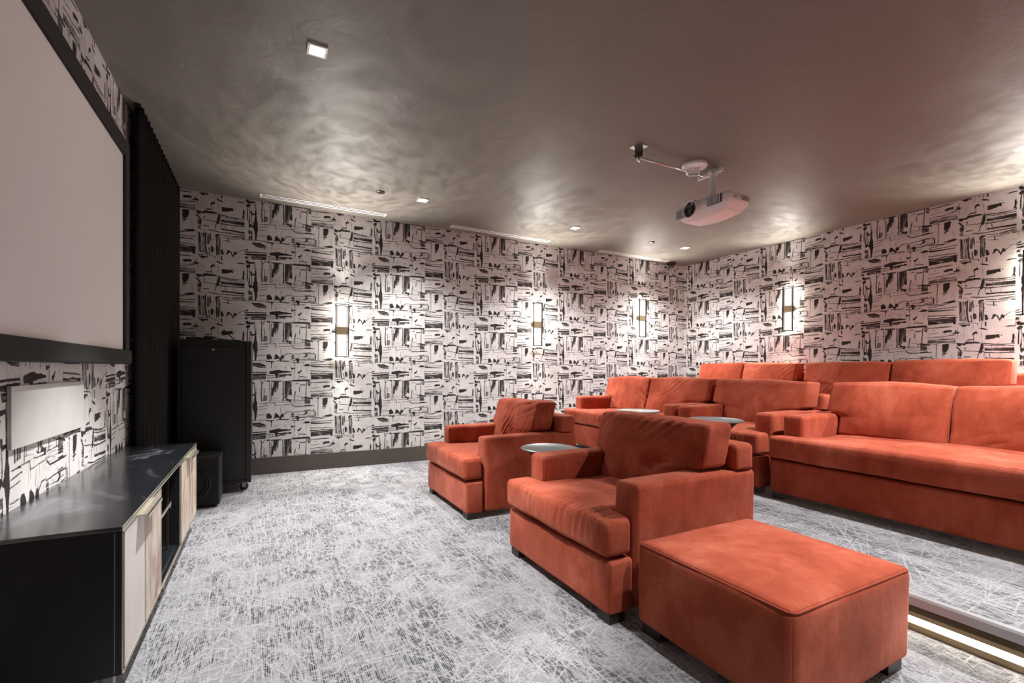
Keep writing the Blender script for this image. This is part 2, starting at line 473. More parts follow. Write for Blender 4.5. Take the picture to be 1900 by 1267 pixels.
def wallpaper_mat():
    m, nt, b = new_mat('brushstroke_wallpaper')
    uv = N(nt, 'ShaderNodeUVMap')
    im = N(nt, 'ShaderNodeTexImage', image=IMG_WALL, extension='REPEAT', interpolation='Linear')
    nt.links.new(uv.outputs[0], im.inputs[0])
    sp = N(nt, 'ShaderNodeSeparateColor'); nt.links.new(im.outputs[0], sp.inputs[0])
    pm = N(nt, 'ShaderNodeMix', data_type='RGBA', blend_type='MULTIPLY'); pm.inputs[0].default_value = 1
    pm.inputs[6].default_value = PAPER
    nt.links.new(sp.outputs[0], pm.inputs[7])
    mx = N(nt, 'ShaderNodeMix', data_type='RGBA'); mx.inputs[7].default_value = (.013, .009, .0085, 1)
    nt.links.new(sp.outputs[1], mx.inputs[0]); nt.links.new(pm.outputs[2], mx.inputs[6])
    nt.links.new(mx.outputs[2], b.inputs['Base Color'])
    b.inputs['Roughness'].default_value = .7; b.inputs['Specular IOR Level'].default_value = .12
    tc = N(nt, 'ShaderNodeTexCoord')
    wv = N(nt, 'ShaderNodeTexNoise', i_Scale=600.0, i_Detail=1.0)
    nt.links.new(tc.outputs['Object'], wv.inputs['Vector'])
    bp = N(nt, 'ShaderNodeBump', i_Strength=.15, i_Distance=.001)
    nt.links.new(wv.outputs['Fac'], bp.inputs['Height']); nt.links.new(bp.outputs[0], b.inputs['Normal'])
    return m

def carpet_mat():
    m, nt, b = new_mat('crosshatch_carpet')
    tc = N(nt, 'ShaderNodeTexCoord')
    mp = N(nt, 'ShaderNodeMapping'); mp.inputs['Scale'].default_value = (1/2.4, 1/2.4, 1)
    nt.links.new(tc.outputs['Object'], mp.inputs[0])
    im = N(nt, 'ShaderNodeTexImage', image=IMG_CARPET, extension='REPEAT', interpolation='Linear')
    nt.links.new(mp.outputs[0], im.inputs[0])
    cr = N(nt, 'ShaderNodeValToRGB'); e = cr.color_ramp.elements
    e[0].position = .18; e[0].color = CARPET_DARK
    e[1].position = .88; e[1].color = CARPET_LIGHT
    nt.links.new(im.outputs[0], cr.inputs[0]); nt.links.new(cr.outputs[0], b.inputs['Base Color'])
    b.inputs['Roughness'].default_value = .95; b.inputs['Specular IOR Level'].default_value = .1
    b.inputs['Sheen Weight'].default_value = .15
    fz = N(nt, 'ShaderNodeTexNoise', i_Scale=260.0, i_Detail=2.0)
    nt.links.new(tc.outputs['Object'], fz.inputs['Vector'])
    ad = N(nt, 'ShaderNodeMath', operation='ADD'); nt.links.new(im.outputs[0], ad.inputs[0]); nt.links.new(fz.outputs['Fac'], ad.inputs[1])
    bp = N(nt, 'ShaderNodeBump', i_Strength=.6, i_Distance=.004)
    nt.links.new(ad.outputs[0], bp.inputs['Height']); nt.links.new(bp.outputs[0], b.inputs['Normal'])
    return m

def ceiling_mat():
    m, nt, b = new_mat('taupe_ceiling_paint')
    tc = N(nt, 'ShaderNodeTexCoord')
    b.inputs['Base Color'].default_value = CEIL
    nz0 = N(nt, 'ShaderNodeTexNoise', i_Scale=2.0, i_Detail=3.0)
    nt.links.new(tc.outputs['Object'], nz0.inputs['Vector'])
    cr = N(nt, 'ShaderNodeMix', data_type='RGBA'); cr.inputs[6].default_value = CEIL
    cr.inputs[7].default_value = (CEIL[0]*1.08, CEIL[1]*1.07, CEIL[2]*1.05, 1)
    nt.links.new(nz0.outputs['Fac'], cr.inputs[0]); nt.links.new(cr.outputs[2], b.inputs['Base Color'])
    b.inputs['Roughness'].default_value = .55; b.inputs['Specular IOR Level'].default_value = .35
    nz = N(nt, 'ShaderNodeTexNoise', i_Scale=8.0, i_Detail=3.0, i_Roughness=.5, i_Distortion=1.2)
    nt.links.new(tc.outputs['Object'], nz.inputs['Vector'])
    bp = N(nt, 'ShaderNodeBump', i_Strength=.30, i_Distance=.010)
    nt.links.new(nz.outputs['Fac'], bp.inputs['Height']); nt.links.new(bp.outputs[0], b.inputs['Normal'])
    return m

def veined(name, c0, c1, scale=3.0, rough=.25, lo=.55, hi=.75, stretch=(1, 1, 1), coat=0.0, dist=1.5, bump=0.05):
    m, nt, b = new_mat(name)
    tc = N(nt, 'ShaderNodeTexCoord'); mp = N(nt, 'ShaderNodeMapping'); mp.inputs['Scale'].default_value = stretch
    nt.links.new(tc.outputs['Object'], mp.inputs[0])
    nz = N(nt, 'ShaderNodeTexNoise', i_Scale=scale, i_Detail=9.0, i_Roughness=.65, i_Distortion=dist)
    nt.links.new(mp.outputs[0], nz.inputs['Vector'])
    cr = N(nt, 'ShaderNodeValToRGB'); e = cr.color_ramp.elements
    e[0].position = lo; e[0].color = (*c0, 1); e[1].position = hi; e[1].color = (*c1, 1)
    nt.links.new(nz.outputs['Fac'], cr.inputs[0]); nt.links.new(cr.outputs[0], b.inputs['Base Color'])
    rr = N(nt, 'ShaderNodeMapRange', i_1=.3, i_2=.7, i_3=rough*.8, i_4=rough*1.3)
    nt.links.new(nz.outputs['Fac'], rr.inputs[0]); nt.links.new(rr.outputs[0], b.inputs['Roughness'])
    b.inputs['Coat Weight'].default_value = coat
    bp = N(nt, 'ShaderNodeBump', i_Strength=bump, i_Distance=.002)
    nt.links.new(nz.outputs['Fac'], bp.inputs['Height']); nt.links.new(bp.outputs[0], b.inputs['Normal'])
    return m

PAPER = (.81, .785, .785, 1)
CARPET_DARK = (.030, .030, .034, 1)
CARPET_LIGHT = (.39, .395, .42, 1)
CEIL = (.188, .171, .150, 1)

M_VELVET = velvet_mat()
M_WALLP = wallpaper_mat()
M_CARPET = carpet_mat()
M_CEIL = ceiling_mat()
M_SEAM = plain('rust_seam_cord', (.22, .03, .014), .9)
M_FOOT = plain('dark_bronze_foot', (.045, .036, .03), .35, .5)
M_TAUPE = plain('taupe_baseboard_paint', (.085, .072, .063), .45, 0, .05)
M_WALLT = plain('taupe_wall_paint', (.16, .145, .13), .6, 0, .05)
M_BLACK = plain('satin_black', (.0065, .0062, .006), .42, 0, .04)
M_BLACKP = plain('black_lacquer_panel', (.0170, .0160, .0150), .45, 0, .04)
M_BLACKM = plain('matte_black', (.008, .0078, .0075), .7, 0, .05)
M_PAINTB = plain('black_powder_coat', (.0095, .0088, .0080), .38, .0, .12, 600)
M_CURTAIN = plain('black_curtain_cloth', (.026, .0245, .023), .95, 0, .25, 300, spec=.1)
M_SCREENF = plain('black_flocked_frame', (.009, .0085, .008), .85, 0, .1)
M_SCREEN = plain('projection_fabric', (.80, .775, .77), .8, 0, 0, var=.01)
M_WHITEP = plain('white_plastic', (.92, .90, .89), .38)
M_WHITEM = plain('white_painted_metal', (.80, .78, .76), .45)
M_GREYP = plain('grey_plastic', (.36, .36, .35), .5)
M_CHROME = plain('brushed_chrome', (.75, .74, .72), .2, 1.0)
M_BRASS = plain('pale_brass', (.74, .69, .57), .32, .85)
M_BRASSD = plain('aged_brass', (.36, .29, .18), .45, .6)
M_BRONZE = plain('dark_bronze', (.020, .016, .013), .5, .3)
M_ALU = plain('satin_aluminium', (.36, .36, .37), .40, .25)
M_GUN = plain('gunmetal_tabletop', (.20, .22, .22), .36, .45)
M_GUND = plain('gunmetal_pedestal', (.05, .052, .052), .4, .6)
M_STONE = veined('dark_slate_top', (.011, .0125, .0155), (.20, .21, .23), 2.2, .18, .56, .80, (1.0, .55, 1), dist=2.2, bump=.03)
M_DOORP = veined('pale_stone_door', (.60, .56, .53), (.70, .66, .62), 4, .4, .35, .7)
M_DOORB = veined('rust_streaked_door', (.60, .53, .46), (.27, .155, .095), 5, .45, .42, .66, (1, 1.3, .5))
M_LENS = plain('dark_lens_glass', (.006, .006, .006), .08, 0, coat=1.0)
M_CLEAR = plain('clear_strobe_lens', (.55, .55, .56), .1, .6)
M_STONE.node_tree.nodes['Principled BSDF'].inputs['IOR'].default_value = 2.9
M_PCB = plain('dark_grille', (.02, .018, .018), .6)
M_TEXT = plain('grey_print', (.26, .24, .24), .7)
M_PLATE = plain('paper_coloured_plate', (.52, .47, .455), .6)
M_PANEL = plain('white_panel_face', (.60, .595, .585), .30)
M_TUBE = emit('sconce_tube_glow', (1.0, .90, .76), E_SCONCE)
M_SHADE = emit('sconce_frosted_glass', (.55, .53, .50), .10)
M_CORE = emit('sconce_core_glow', (1.0, .96, .90), 2.0)
M_LAMP = emit('downlight_lens_glow', (1.0, .97, .93), 60.0)
M_LEDM = emit('step_led_glow', (1.0, .93, .80), E_LED)

# ================================================================ the room
XS0, YS0 = -6.46029, 0.05150
def wall(name, bx, ufn, mat=None):
    x0, x1, y0, y1, z0, z1 = bx
    bm = bmesh.new(); add_box(bm, *bx)
    uvl = bm.loops.layers.uv.new('UVMap')
    for f in bm.faces:
        for l in f.loops:
            l[uvl].uv = (ufn(l.vert.co), (l.vert.co.z-H)/TH)
    return struct(bm_obj(name, bm, mat or M_WALLP))
wall('wall_far', (LX-.12, .12, FY, FY+.12, -.1, H+.1), lambda c: (c.x-XS0)/TW)
wall('wall_right', (RX, RX+.12, NY-.12, FY, -.1, H+.1), lambda c: (-c.y-YS0)/TW)
wall('wall_left', (LX-.12, LX, NY-.12, FY, -.1, H+.1), lambda c: (c.y+2.136)/TW)
wall('wall_near', (LX, RX, NY-.12, NY, -.1, H+.1), lambda c: -c.x/TW, M_WALLT)
struct(boxes('floor', [(LX, RX, NY, FY, -.1, 0)], M_CARPET, bev=0))
struct(boxes('ceiling', [(LX, RX, NY, FY, H, H+.1)], M_CEIL, bev=0))

def prism_y(name, prof, y0, y1, mat, parent=None):
    n = len(prof)
    vs = [(x, y0, z) for x, z in prof] + [(x, y1, z) for x, z in prof]
    fs = [tuple(range(n)), tuple(range(2*n-1, n-1, -1))]
    for i in range(n):
        j = (i+1) % n
        fs.append((i, i+n, j+n, j))
    bm = bmesh.new()
    bv = [bm.verts.new(v) for v in vs]
    for f in fs: bm.faces.new([bv[i] for i in f])
    return bm_obj(name, bm, mat, parent)

XN1, XN2 = -3.87, -1.93
def tier(xn, z0, zt, label):
    t = prism_y('seating_platform', [(xn+.15, z0), (xn+.15, zt-.042), (xn+.008, zt-.042), (xn+.008, zt), (-.001, zt), (-.001, z0)], NY+.001, FY-.001, M_CARPET)
    struct(t, label)
    prism_y('nosing', [(xn, zt-.040), (xn, zt-.006), (xn+.006, zt+.003), (xn+.035, zt+.003), (xn+.035, zt), (xn+.010, zt), (xn+.010, zt-.040)], NY+.002, FY-.002, M_ALU, t)
    prism_y('led_channel', [(xn+.115, z0), (xn+.115, z0+.030), (xn+.128, z0+.032), (xn+.128, z0+.058), (xn+.115, z0+.060), (xn+.115, z0+.080), (xn+.149, z0+.095), (xn+.149, z0)], NY+.002, FY-.002, M_BRASSD, t)
    prism_y('led_strip', [(xn+.119, z0+.032), (xn+.119, z0+.058), (xn+.127, z0+.058), (xn+.127, z0+.032)], NY+.002, FY-.002, M_LEDM, t)
tier(XN1, 0.0, P1, 'lower carpeted seating tier with metal nosing and glowing step light')
tier(XN2, P1, P2, 'upper carpeted seating tier under the back row')

def baseboard(name, segs):
    bm = bmesh.new()
    for (x0, x1, y0, y1, z) in segs:
        add_box(bm, x0, x1, y0, y1, z, z+.165, bev=.002)
        if abs(x1-x0) > abs(y1-y0):
            s = -1 if y0 < -3 else 1
            add_box(bm, x0, x1, (y0 if s > 0 else y0), (y1 if s > 0 else y1), z+.165, z+.178, bev=.004)
        else:
            add_box(bm, x0, x1, y0, y1, z+.165, z+.178, bev=.004)
    struct(bm_obj(name, bm, M_TAUPE))
bt = .016
baseboard('baseboard_far', [(LX+.001, XN1+.14, FY-bt, FY-.0005, 0), (XN1+.01, XN2+.14, FY-bt, FY-.0005, P1), (XN2+.01, -.001, FY-bt, FY-.0005, P2)])
baseboard('baseboard_near', [(LX+.001, XN1+.14, NY+.0005, NY+bt, 0), (XN1+.01, XN2+.14, NY+.0005, NY+bt, P1), (XN2+.01, -.001, NY+.0005, NY+bt, P2)])
baseboard('baseboard_right', [(-bt, -.0005, NY+.02, FY-.02, P2)])
baseboard('baseboard_left', [(LX+.0005, LX+bt, NY+.02, FY-.02, 0)])

# ================================================================ upholstered seats
def ymap(p, lo0, hi0, lo1, hi1, s):
    """move y from range lo0..hi0 towards lo1..hi1 by weight s"""
    t = (p.y-lo0)/(hi0-lo0)
    p.y = p.y*(1-s) + (lo1 + t*(hi1-lo1))*s
    return p

def folds(p, nrm, seed, ang, freq, amp, env):
    if env <= 0: return p
    ph = (p.y*math.cos(ang) + p.z*math.sin(ang))*freq + 2.2*fnoise(p.y*5+seed, p.z*5, seed)
    g = max(0.0, fnoise(p.y*6+seed*3.1, p.z*3+seed, p.x*4)+.25)
    v = 1-abs(math.sin(ph))
    return p - nrm*(amp*env*g*v*v*2.2)

ARM = .155
def build_seat(name, label, cat, X, Ymin, wd, z, ncush, seed, group=None, cush=None, dent=None, foldset=None, tops=None):
    t = thing(name, label, cat, (X, Ymin, z), 0, group)
    W_ = wd
    lo_i, hi_i = ARM+.004, W_-ARM-.004
    def basefn(p, n, a, b, c):
        return ymap(p, 0, W_, ARM*.98, W_-ARM*.98, sm(.13, .15, p.x))
    soft_box('base', ((.0, .95), (0.0, W_), (.045, .285)), .018, (6, 10, 3), M_VELVET, t, (.004, .0, .0), basefn, ((.12, .13, .14, .15, .16), (), ()))
    for s in (0, 1):
        y0 = 0 if s == 0 else W_-ARM
        sd = seed+s*7
        def armfn(p, n, a, b, c, sd=sd):
            return p + n*(.003*fnoise(p.x*6+sd, p.y*6, p.z*6))
        soft_box('arm', ((.15, 1.0), (y0, y0+ARM), (.045, .61)), .026, (14, 4, 10), M_VELVET, t, (.004, .004, .008), armfn)
    def bffn(p, n, a, b, c):
        s = 1-sm(.606, .618, p.z)
        p = ymap(p, 0, W_, ARM+.002, W_-ARM-.002, s)
        return p + n*(.003*fnoise(p.y*5+seed, p.z*5, 3))
    soft_box('back_frame', ((.835, .995), (0.004, W_-.004), (.06, .75)), .03, (4, 14, 6), M_VELVET, t, (.0, .003, .006), bffn, ((), (), (.60, .606, .61, .614, .618, .63)))
    def seatfn(p, n, a, b, c):
        xo = p.x
        s = sm(.115, .15, xo)
        p = ymap(p, 0, W_, lo_i, hi_i, s)
        p += n*(.006*fnoise(p.x*4+seed, p.y*4, p.z*3) + .003*fnoise(p.x*11, p.y*11+seed, p.z*8))
        # small gathers hanging over the front edge
        e = sm(.20, -.02, xo)*sm(-.9, .3, c)
        ph = p.y*78 + 3*fnoise(p.y*7+seed, p.z*4)
        g = max(0., fnoise(p.y*5+seed*2, 1.7)+.35)
        p -= n*(.016*e*g*(1-abs(math.sin(ph)))**2)
        # shallow sag where people sit
        sag = .014*math.exp(-((xo-.38)/.2)**2)*max(0, c)*(.6+.4*math.sin(p.y*3+seed))
        p.z -= sag
        return p
    ny = int(26*W_/.95)+6
    soft_box('seat_cushion', ((-.022, .80), (.0, W_), (.302, .462)), .027, (24, ny*2, 5), M_VELVET, t, (.012, .004, .026), seatfn, ((.11, .12, .128, .135, .142, .15, .158), (), ()))
    if cush is None:
        m = .05
        cw = (W_-2*m)/ncush
        cush = [(m+i*cw, m+(i+1)*cw) for i in range(ncush)]
    for i, (y0, y1) in enumerate(cush):
        sd = seed*1.7+i*5.3
        tp = tops[i] if tops else .86
        fs = (foldset[i] if foldset else None) or []
        def cfn(p, n, a, b, c, sd=sd, y0=y0, y1=y1, fs=fs, i=i):
            ly = max(y0, lo_i+.006); hy = min(y1, hi_i-.006)
            # slouch of the top edge and bulge
            p.z += .018*fnoise(p.y*2.4+sd, 4.1)*max(0, c)
            p += n*(.008*fnoise(p.y*3.5+sd, p.z*3.5, p.x*3) + .003*fnoise(p.y*10+sd, p.z*10))
            for (ang, fr, am, (cy, cz, ry, rz)) in fs:
                yy = (p.y-y0)/(y1-y0); zz = (p.z-.45)/(.41)
                env = math.exp(-((yy-cy)/ry)**2-((zz-cz)/rz)**2)*(1 if a < .6 else .3)
                p = folds(p, n, sd, ang, fr, am, env)
            if dent and i == dent[0]:
                yy = (p.y-y0)/(y1-y0); zz = (p.z-.45)/.41
                g = math.exp(-((yy-dent[1])/.10)**2-((zz-dent[2])/.12)**2)
                if a < 0: p.x += dent[3]*g
            # lower part sits between the arms, upper part spreads over them
            s = 1-sm(.595, .645, p.z)
            if y0 < lo_i or y1 > hi_i: p = ymap(p, y0, y1, ly, hy, s)
            # pull the corners in a little like a filled cushion
            k = abs(b)**6*abs(c)**6*.008
            p.z -= k*(1 if c > 0 else -1)*.6
            # lean back
            p.x += (p.z-.45)*.26-.02
            return p
        nn = int(46*(y1-y0)/.85)+8
        soft_box('back_cushion', ((.585, .775), (y0, y1), (.455, tp)), .026, (5, nn, 34), M_VELVET, t, (.036, .006, .010), cfn, ((), (), (.585, .60, .615, .63)))
        if cat in ('armchair', 'sofa'):
            pass
    for fx in (.012, .86):
        for fy in (.012, W_-.102):
            boxes('foot', [(fx, fx+.09, fy, fy+.09, 0, .047)], M_FOOT, t, bev=.002)
    return t

R1X, R2X, R3X = -4.94, -2.93, -1.02
G_A = 'rust velvet armchairs'; G_S = 'rust velvet sofas'
build_seat('armchair', 'rust velvet armchair with heavily creased back cushion, nearest the patterned wall in the front row', 'armchair',
           R1X, -2.415, .935, 0, 1, 3.0, G_A, [(.09, .845)],
           foldset=[[(.55, 55, .022, (.68, .45, .34, .6)), (.2, 60, .014, (.35, .2, .2, .4)), (1.3, 50, .010, (.3, .95, .4, .25))]])
build_seat('armchair', 'rust velvet armchair in the front row beside the ottoman', 'armchair',
           R1X, -4.055, .955, 0, 1, 8.0, G_A, [(.035, .90)], dent=(0, .33, .42, .045),
           foldset=[[(.8, 55, .015, (.5, .98, .5, .25)), (2.2, 46, .018, (.33, .42, .20, .22)), (.5, 50, .008, (.08, .5, .12, .5))]])
build_seat('loveseat', 'rust velvet two-cushion loveseat in the middle row by the patterned wall', 'sofa',
           R2X, -2.405, 1.64, P1, 2, 12.0, G_S, [(.01, .85), (.862, 1.62)],
           foldset=[[(1.0, 60, .012, (.55, .85, .4, .3))], [(-.7, 60, .024, (.03, .4, .32, .55)), (.6, 60, .006, (.9, .3, .12, .3))]])
build_seat('armchair', 'rust velvet armchair in the middle row between loveseat and long sofa', 'armchair',
           R2X, -3.388, .950, P1, 1, 17.0, G_A, [(.02, .93)], foldset=[[(1.2, 40, .004, (.6, .95, .5, .3))]])
build_seat('sofa', 'long rust velvet sofa at the right of the middle row, behind the ottoman', 'sofa',
           R2X, -5.47, 2.0, P1, 3, 21.0, G_S, [(.05, .40), (.41, 1.165), (1.18, 1.93)],
           foldset=[[], [(1.2, 40, .003, (.5, .1, .5, .2))], [(.3, 50, .004, (.15, .2, .2, .4))]])
build_seat('loveseat', 'rust velvet loveseat with two back cushions in the back row, nearest the corner', 'sofa',
           R3X, -2.185, 1.63, P2, 2, 26.0, G_S, [(.07, .80), (.815, 1.55)],
           foldset=[[(.9, 60, .007, (.2, .7, .4, .5))], [(-.6, 60, .020, (.05, .4, .25, .5))]])
build_seat('sofa', 'rust velvet sofa with two wide back cushions in the back row', 'sofa',
           R3X, -4.14, 1.92, P2, 2, 31.0, G_S, [(.10, 1.01), (1.025, 1.915)], tops=[.875, .86],
           foldset=[[(.0, 80, .006, (.02, .5, .05, .6))], [(.9, 60, .018, (.85, .6, .25, .5))]])
build_seat('armchair', 'rust velvet armchair at the right edge of the view in the back row', 'armchair',
           R3X, -5.14, .955, P2, 1, 37.0, G_A, [(.03, .925)], foldset=[[(.3, 60, .008, (.95, .5, .1, .6))]])

# ottoman
ot = thing('ottoman', 'large rust velvet ottoman beside the front row armchair', 'ottoman', (-4.85, -4.815, 0))
def otfn(p, n, a, b, c):
    p = p + n*(.004*fnoise(p.x*4, p.y*4, p.z*4+9))
    e = sm(-1, -.2, -b)*sm(.2, -1, c)
    ph = p.x*70 + 2*fnoise(p.x*6, 3)
    p -= n*(.003*e*max(0, fnoise(p.x*5, 8)+.3)*(1-abs(math.sin(ph))))
    return p
soft_box('body', ((0, .745), (0, .69), (.042, .396)), .032, (26, 26, 12), M_VELVET, ot, (.018, .018, .022), otfn)
def seamline(name, pts, parent, r=.0022):
    return tube(name, pts, r, M_SEAM, parent, 6)
def rloop(x0, x1, y0, y1, z, r, n=6):
    out = []
    for (cx, cy, a0) in ((x1-r, y1-r, 0), (x0+r, y1-r, 90), (x0+r, y0+r, 180), (x1-r, y0+r, 270)):
        for k in range(n+1):
            a = math.radians(a0+90*k/n)
            out.append((cx+r*math.cos(a), cy+r*math.sin(a), z))
    return out
tube('top_seam', rloop(.003, .742, .003, .687, .384, .030), .0026, M_SEAM, ot, 6, closed=True)
for fx in (.02, .625):
    for fy in (.02, .57):
        boxes('foot', [(fx, fx+.10, fy, fy+.10, 0, .046)], M_FOOT, ot, bev=.002)

# round pedestal side tables
def side_table(label, x, y, z):
    t = thing('side_table', label, 'side table', (x, y, z), 0, 'round metal side tables')
    lathe('tabletop', [(0, .546), (.185, .546), (.198, .549), (.205, .555), (.205, .560), (.200, .563), (.194, .5625), (.190, .560), (0, .560)], M_GUN, t, 64)
    lathe('pedestal', [(0, .546), (.165, .546), (.125, .505), (.085, .43), (.052, .34), (.038, .26), (.042, .18), (.070, .10), (.115, .045), (.15, .018), (.155, .0), (0, 0)], M_GUND, t, 48)
    return t
side_table('round gunmetal side table between the two front row armchairs', -4.425, -2.735, 0)
side_table('round gunmetal side table in front of the middle row loveseat', -3.135, -2.285, P1)
side_table('round gunmetal side table in front of the middle row armchair', -3.14, -3.155, P1)

# ================================================================ projection screen
sc_y0, sc_y1, sz0, sz1 = -4.12, -2.01, 1.236, 2.428
t = thing('projection_screen', 'large white projection screen in a black frame on the patterned wall', 'screen', (LX+.002, (sc_y0+sc_y1)/2, 0))
oy = -(sc_y0+sc_y1)/2
boxes('screen_surface', [(.045, .052, sc_y0+oy, sc_y1+oy, sz0, sz1)], M_SCREEN, t, bev=0)
fw = .098
boxes('frame_rail', [(.0, .066, sc_y0-fw+oy, sc_y1+fw+oy, sz1-.002, sz1+fw)], M_SCREENF, t, bev=.004)
boxes('frame_rail', [(.0, .078, sc_y0-fw+oy, sc_y1+fw+oy, sz0-.085, sz0+.002)], M_SCREENF, t, bev=.008)
boxes('frame_stile', [(.0, .066, sc_y1-.002+oy, sc_y1+fw+oy, sz0, sz1)], M_SCREENF, t, bev=.004)
boxes('frame_stile', [(.0, .066, sc_y0-fw+oy, sc_y0+.002+oy, sz0, sz1)], M_SCREENF, t, bev=.004)

tp = boxes('wall_panel', [(LX+.001, LX+.014, -3.345, -2.565, .832, 1.062)], M_PANEL, bev=.001)
tag(tp, 'blank white panel mounted on the patterned wall below the projection screen', 'panel')

# ================================================================ curtain
def curtain():
    t = thing('curtain', 'floor-length black pleated curtain beside the projection screen', 'curtain', (LX, -.86, 0))
    ys = np.linspace(-.83, .80, 340)
    zs = [.015, .3, .7, 1.1, 1.5, 1.9, 2.3, 2.6, 2.8, 2.885]
    verts, faces = [], []
    for z in zs:
        k = (z/2.9)
        for y in ys:
            ph = (y+.83)/.0975*2*PI + .6*math.sin(y*3.1)*(1-k)
            ampl = .030 + .018*fnoise(y*4, 2.2)*(1-k)
            s = math.sin(ph); s = math.copysign(abs(s)**.75, s)
            xx = .068 + ampl*s + .012*(1-k)*fnoise(y*3, z)
            verts.append((xx, y + .012*math.cos(ph)*(1-.3*k), z))
    nx = len(ys)
    for i in range(len(zs)-1):
        for j in range(nx-1):
            a = i*nx+j
            faces.append((a, a+1, a+1+nx, a+nx))
    o = mesh_obj('cloth', verts, faces, M_CURTAIN, t, smooth=True)
    so = o.modifiers.new('thick', 'SOLIDIFY'); so.thickness = .003
    boxes('curtain_track', [(.045, .085, -.84, .82, 2.884, 2.8995)], M_BLACKM, t, bev=.002)
curtain()

# ================================================================ media console
cx0, cx1, cy0, cy1, cz0, cz1 = LX+.004, -6.70, -3.712, -1.745, .118, .61
t = thing('media_console', 'long black media console with dark stone top and pale doors under the screen', 'cabinet', ((cx0+cx1)/2, (cy0+cy1)/2, 0))
ox, oy = -(cx0+cx1)/2, -(cy0+cy1)/2
def cb(name, lst, mat, par=None, bev=.0015):
    return boxes(name, [(a+ox, b+ox, c+oy, d+oy, e, f) for (a, b, c, d, e, f) in lst], mat, par or t, bev=bev)
cb('top_slab', [(cx0, cx1, cy0, cy1, cz1-.014, cz1)], M_STONE)
cb('end_panel', [(cx0, cx1-.020, cy0, cy0+.018, cz0, cz1-.014)], M_BLACKP)
cb('end_panel', [(cx0, cx1-.020, cy1-.018, cy1, cz0, cz1-.014)], M_BLACKP)
cb('front_stile', [(cx1-.0195, cx1-.001, cy0, cy0+.016, cz0, cz1-.014)], M_BLACKP)
cb('bottom_panel', [(cx0, cx1-.002, cy0+.018, cy1-.018, cz0, cz0+.016)], M_STONE)
cb('back_panel', [(cx0, cx0+.012, cy0+.018, cy1-.018, cz0+.016, cz1-.014)], M_BLACK)
cb('divider', [(cx0+.012, cx1-.006, -3.048, -3.034, cz0+.016, cz1-.014)], M_BLACK)
cb('divider', [(cx0+.012, cx1-.006, -2.458, -2.444, cz0+.016, cz1-.014)], M_BLACK)
cb('front_trim', [(cx1-.002, cx1+.0015, cy0, cy1, cz1-.003, cz1-.0005), (cx1-.002, cx1+.0015, cy0, cy1, cz1-.020, cz1-.015),
                  (cx1-.002, cx1+.0015, cy0, cy0+.004, cz0, cz1-.014), (cx1-.002, cx1+.0015, cy1-.005, cy1, cz0, cz1-.014),
                  (cx1-.002, cx1+.0015, cy0, cy1, cz0, cz0+.005), (cx1-.002, cx1+.0015, -3.043, -3.039, cz0, cz1-.014),
                  (cx1-.002, cx1+.0015, -2.452, -2.448, cz0, cz1-.014)], M_BRASS, bev=.0004)
cb('side_trim', [(cx1-.0215, cx1-.0195, cy0-.0008, cy0+.002, cz0+.01, cz1-.02)], M_ALU, bev=.0003)
for k, (a, b, m, hy) in enumerate(((-3.694, -3.379, M_DOORP, -3.50), (-3.371, -3.050, M_DOORB, -3.365), (-2.440, -2.105, M_DOORB, -2.24), (-2.097, -1.765, M_DOORB, -2.08))):
    d = cb('door', [(cx1-.018, cx1+.001, a, b, cz0+.012, cz1-.026)], m)
    cb('edge_frame', [(cx1-.003, cx1+.0022, a, a+.004, cz0+.012, cz1-.026), (cx1-.003, cx1+.0022, b-.004, b, cz0+.012, cz1-.026),
                      (cx1-.003, cx1+.0022, a, b, cz0+.012, cz0+.016), (cx1-.003, cx1+.0022, a, b, cz1-.030, cz1-.026)], M_BRASS, d, bev=.0004)
    cb('handle', [(cx1-.010, cx1+.034, hy, hy+.135, cz1-.026, cz1-.0225), (cx1+.030, cx1+.034, hy, hy+.135, cz1-.038, cz1-.0225)], M_BRASS, d, bev=.0005)
cb('shelf_insert', [(cx0+.02, cx1-.02, -3.030, -2.462, cz0+.0165, cz0+.022)], M_STONE)
cb('bay_rail', [(cx1-.012, cx1-.004, -3.033, -2.74, .432, .450), (cx1-.012, cx1-.006, -2.752, -2.742, .416, .432)], M_CHROME, bev=.001)
cb('bay_post', [(cx1-.055, cx1-.045, -2.545, -2.535, cz0+.022, cz1-.014)], M_BLACKM)
for (lx, ly) in ((cx1-.065, cy0+.05), (cx1-.065, cy1-.08), (cx0+.03, cy0+.05), (cx0+.03, cy1-.08), (cx1-.065, -2.75), (cx0+.03, -2.75)):
    cb('leg', [(lx, lx+.03, ly, ly+.03, 0, cz0)], M_ALU, bev=.001)

# ================================================================ equipment rack
rx0, rx1, ry0, ry1, rz0, rz1 = -6.945, -6.382, -.745, -.09, .085, 1.378
t = thing('equipment_rack', 'tall black equipment rack cabinet on casters in the corner', 'cabinet', ((rx0+rx1)/2, (ry0+ry1)/2, 0))
ox, oy = -(rx0+rx1)/2, -(ry0+ry1)/2
cb('housing', [(rx0, rx1, ry0+.03, ry1, rz0, rz1-.012)], M_PAINTB, bev=.003)
cb('top_cap', [(rx0-.002, rx1+.002, ry0+.004, ry1, rz1-.012, rz1)], M_PAINTB, bev=.003)
cb('corner_post', [(rx0, rx0+.030, ry0+.002, ry0+.03, rz0, rz1-.012)], M_PAINTB, bev=.003)
cb('corner_post', [(rx1-.045, rx1, ry0+.002, ry0+.03, rz0, rz1-.012)], M_PAINTB, bev=.003)
d = cb('door', [(rx0+.034, rx1-.049, ry0, ry0+.026, rz0+.03, rz1-.055)], M_PAINTB, bev=.004)
cb('top_vent_strip', [(rx0+.034, rx1-.049, ry0+.006, ry0+.028, rz1-.052, rz1-.014)], M_PAINTB, bev=.002)
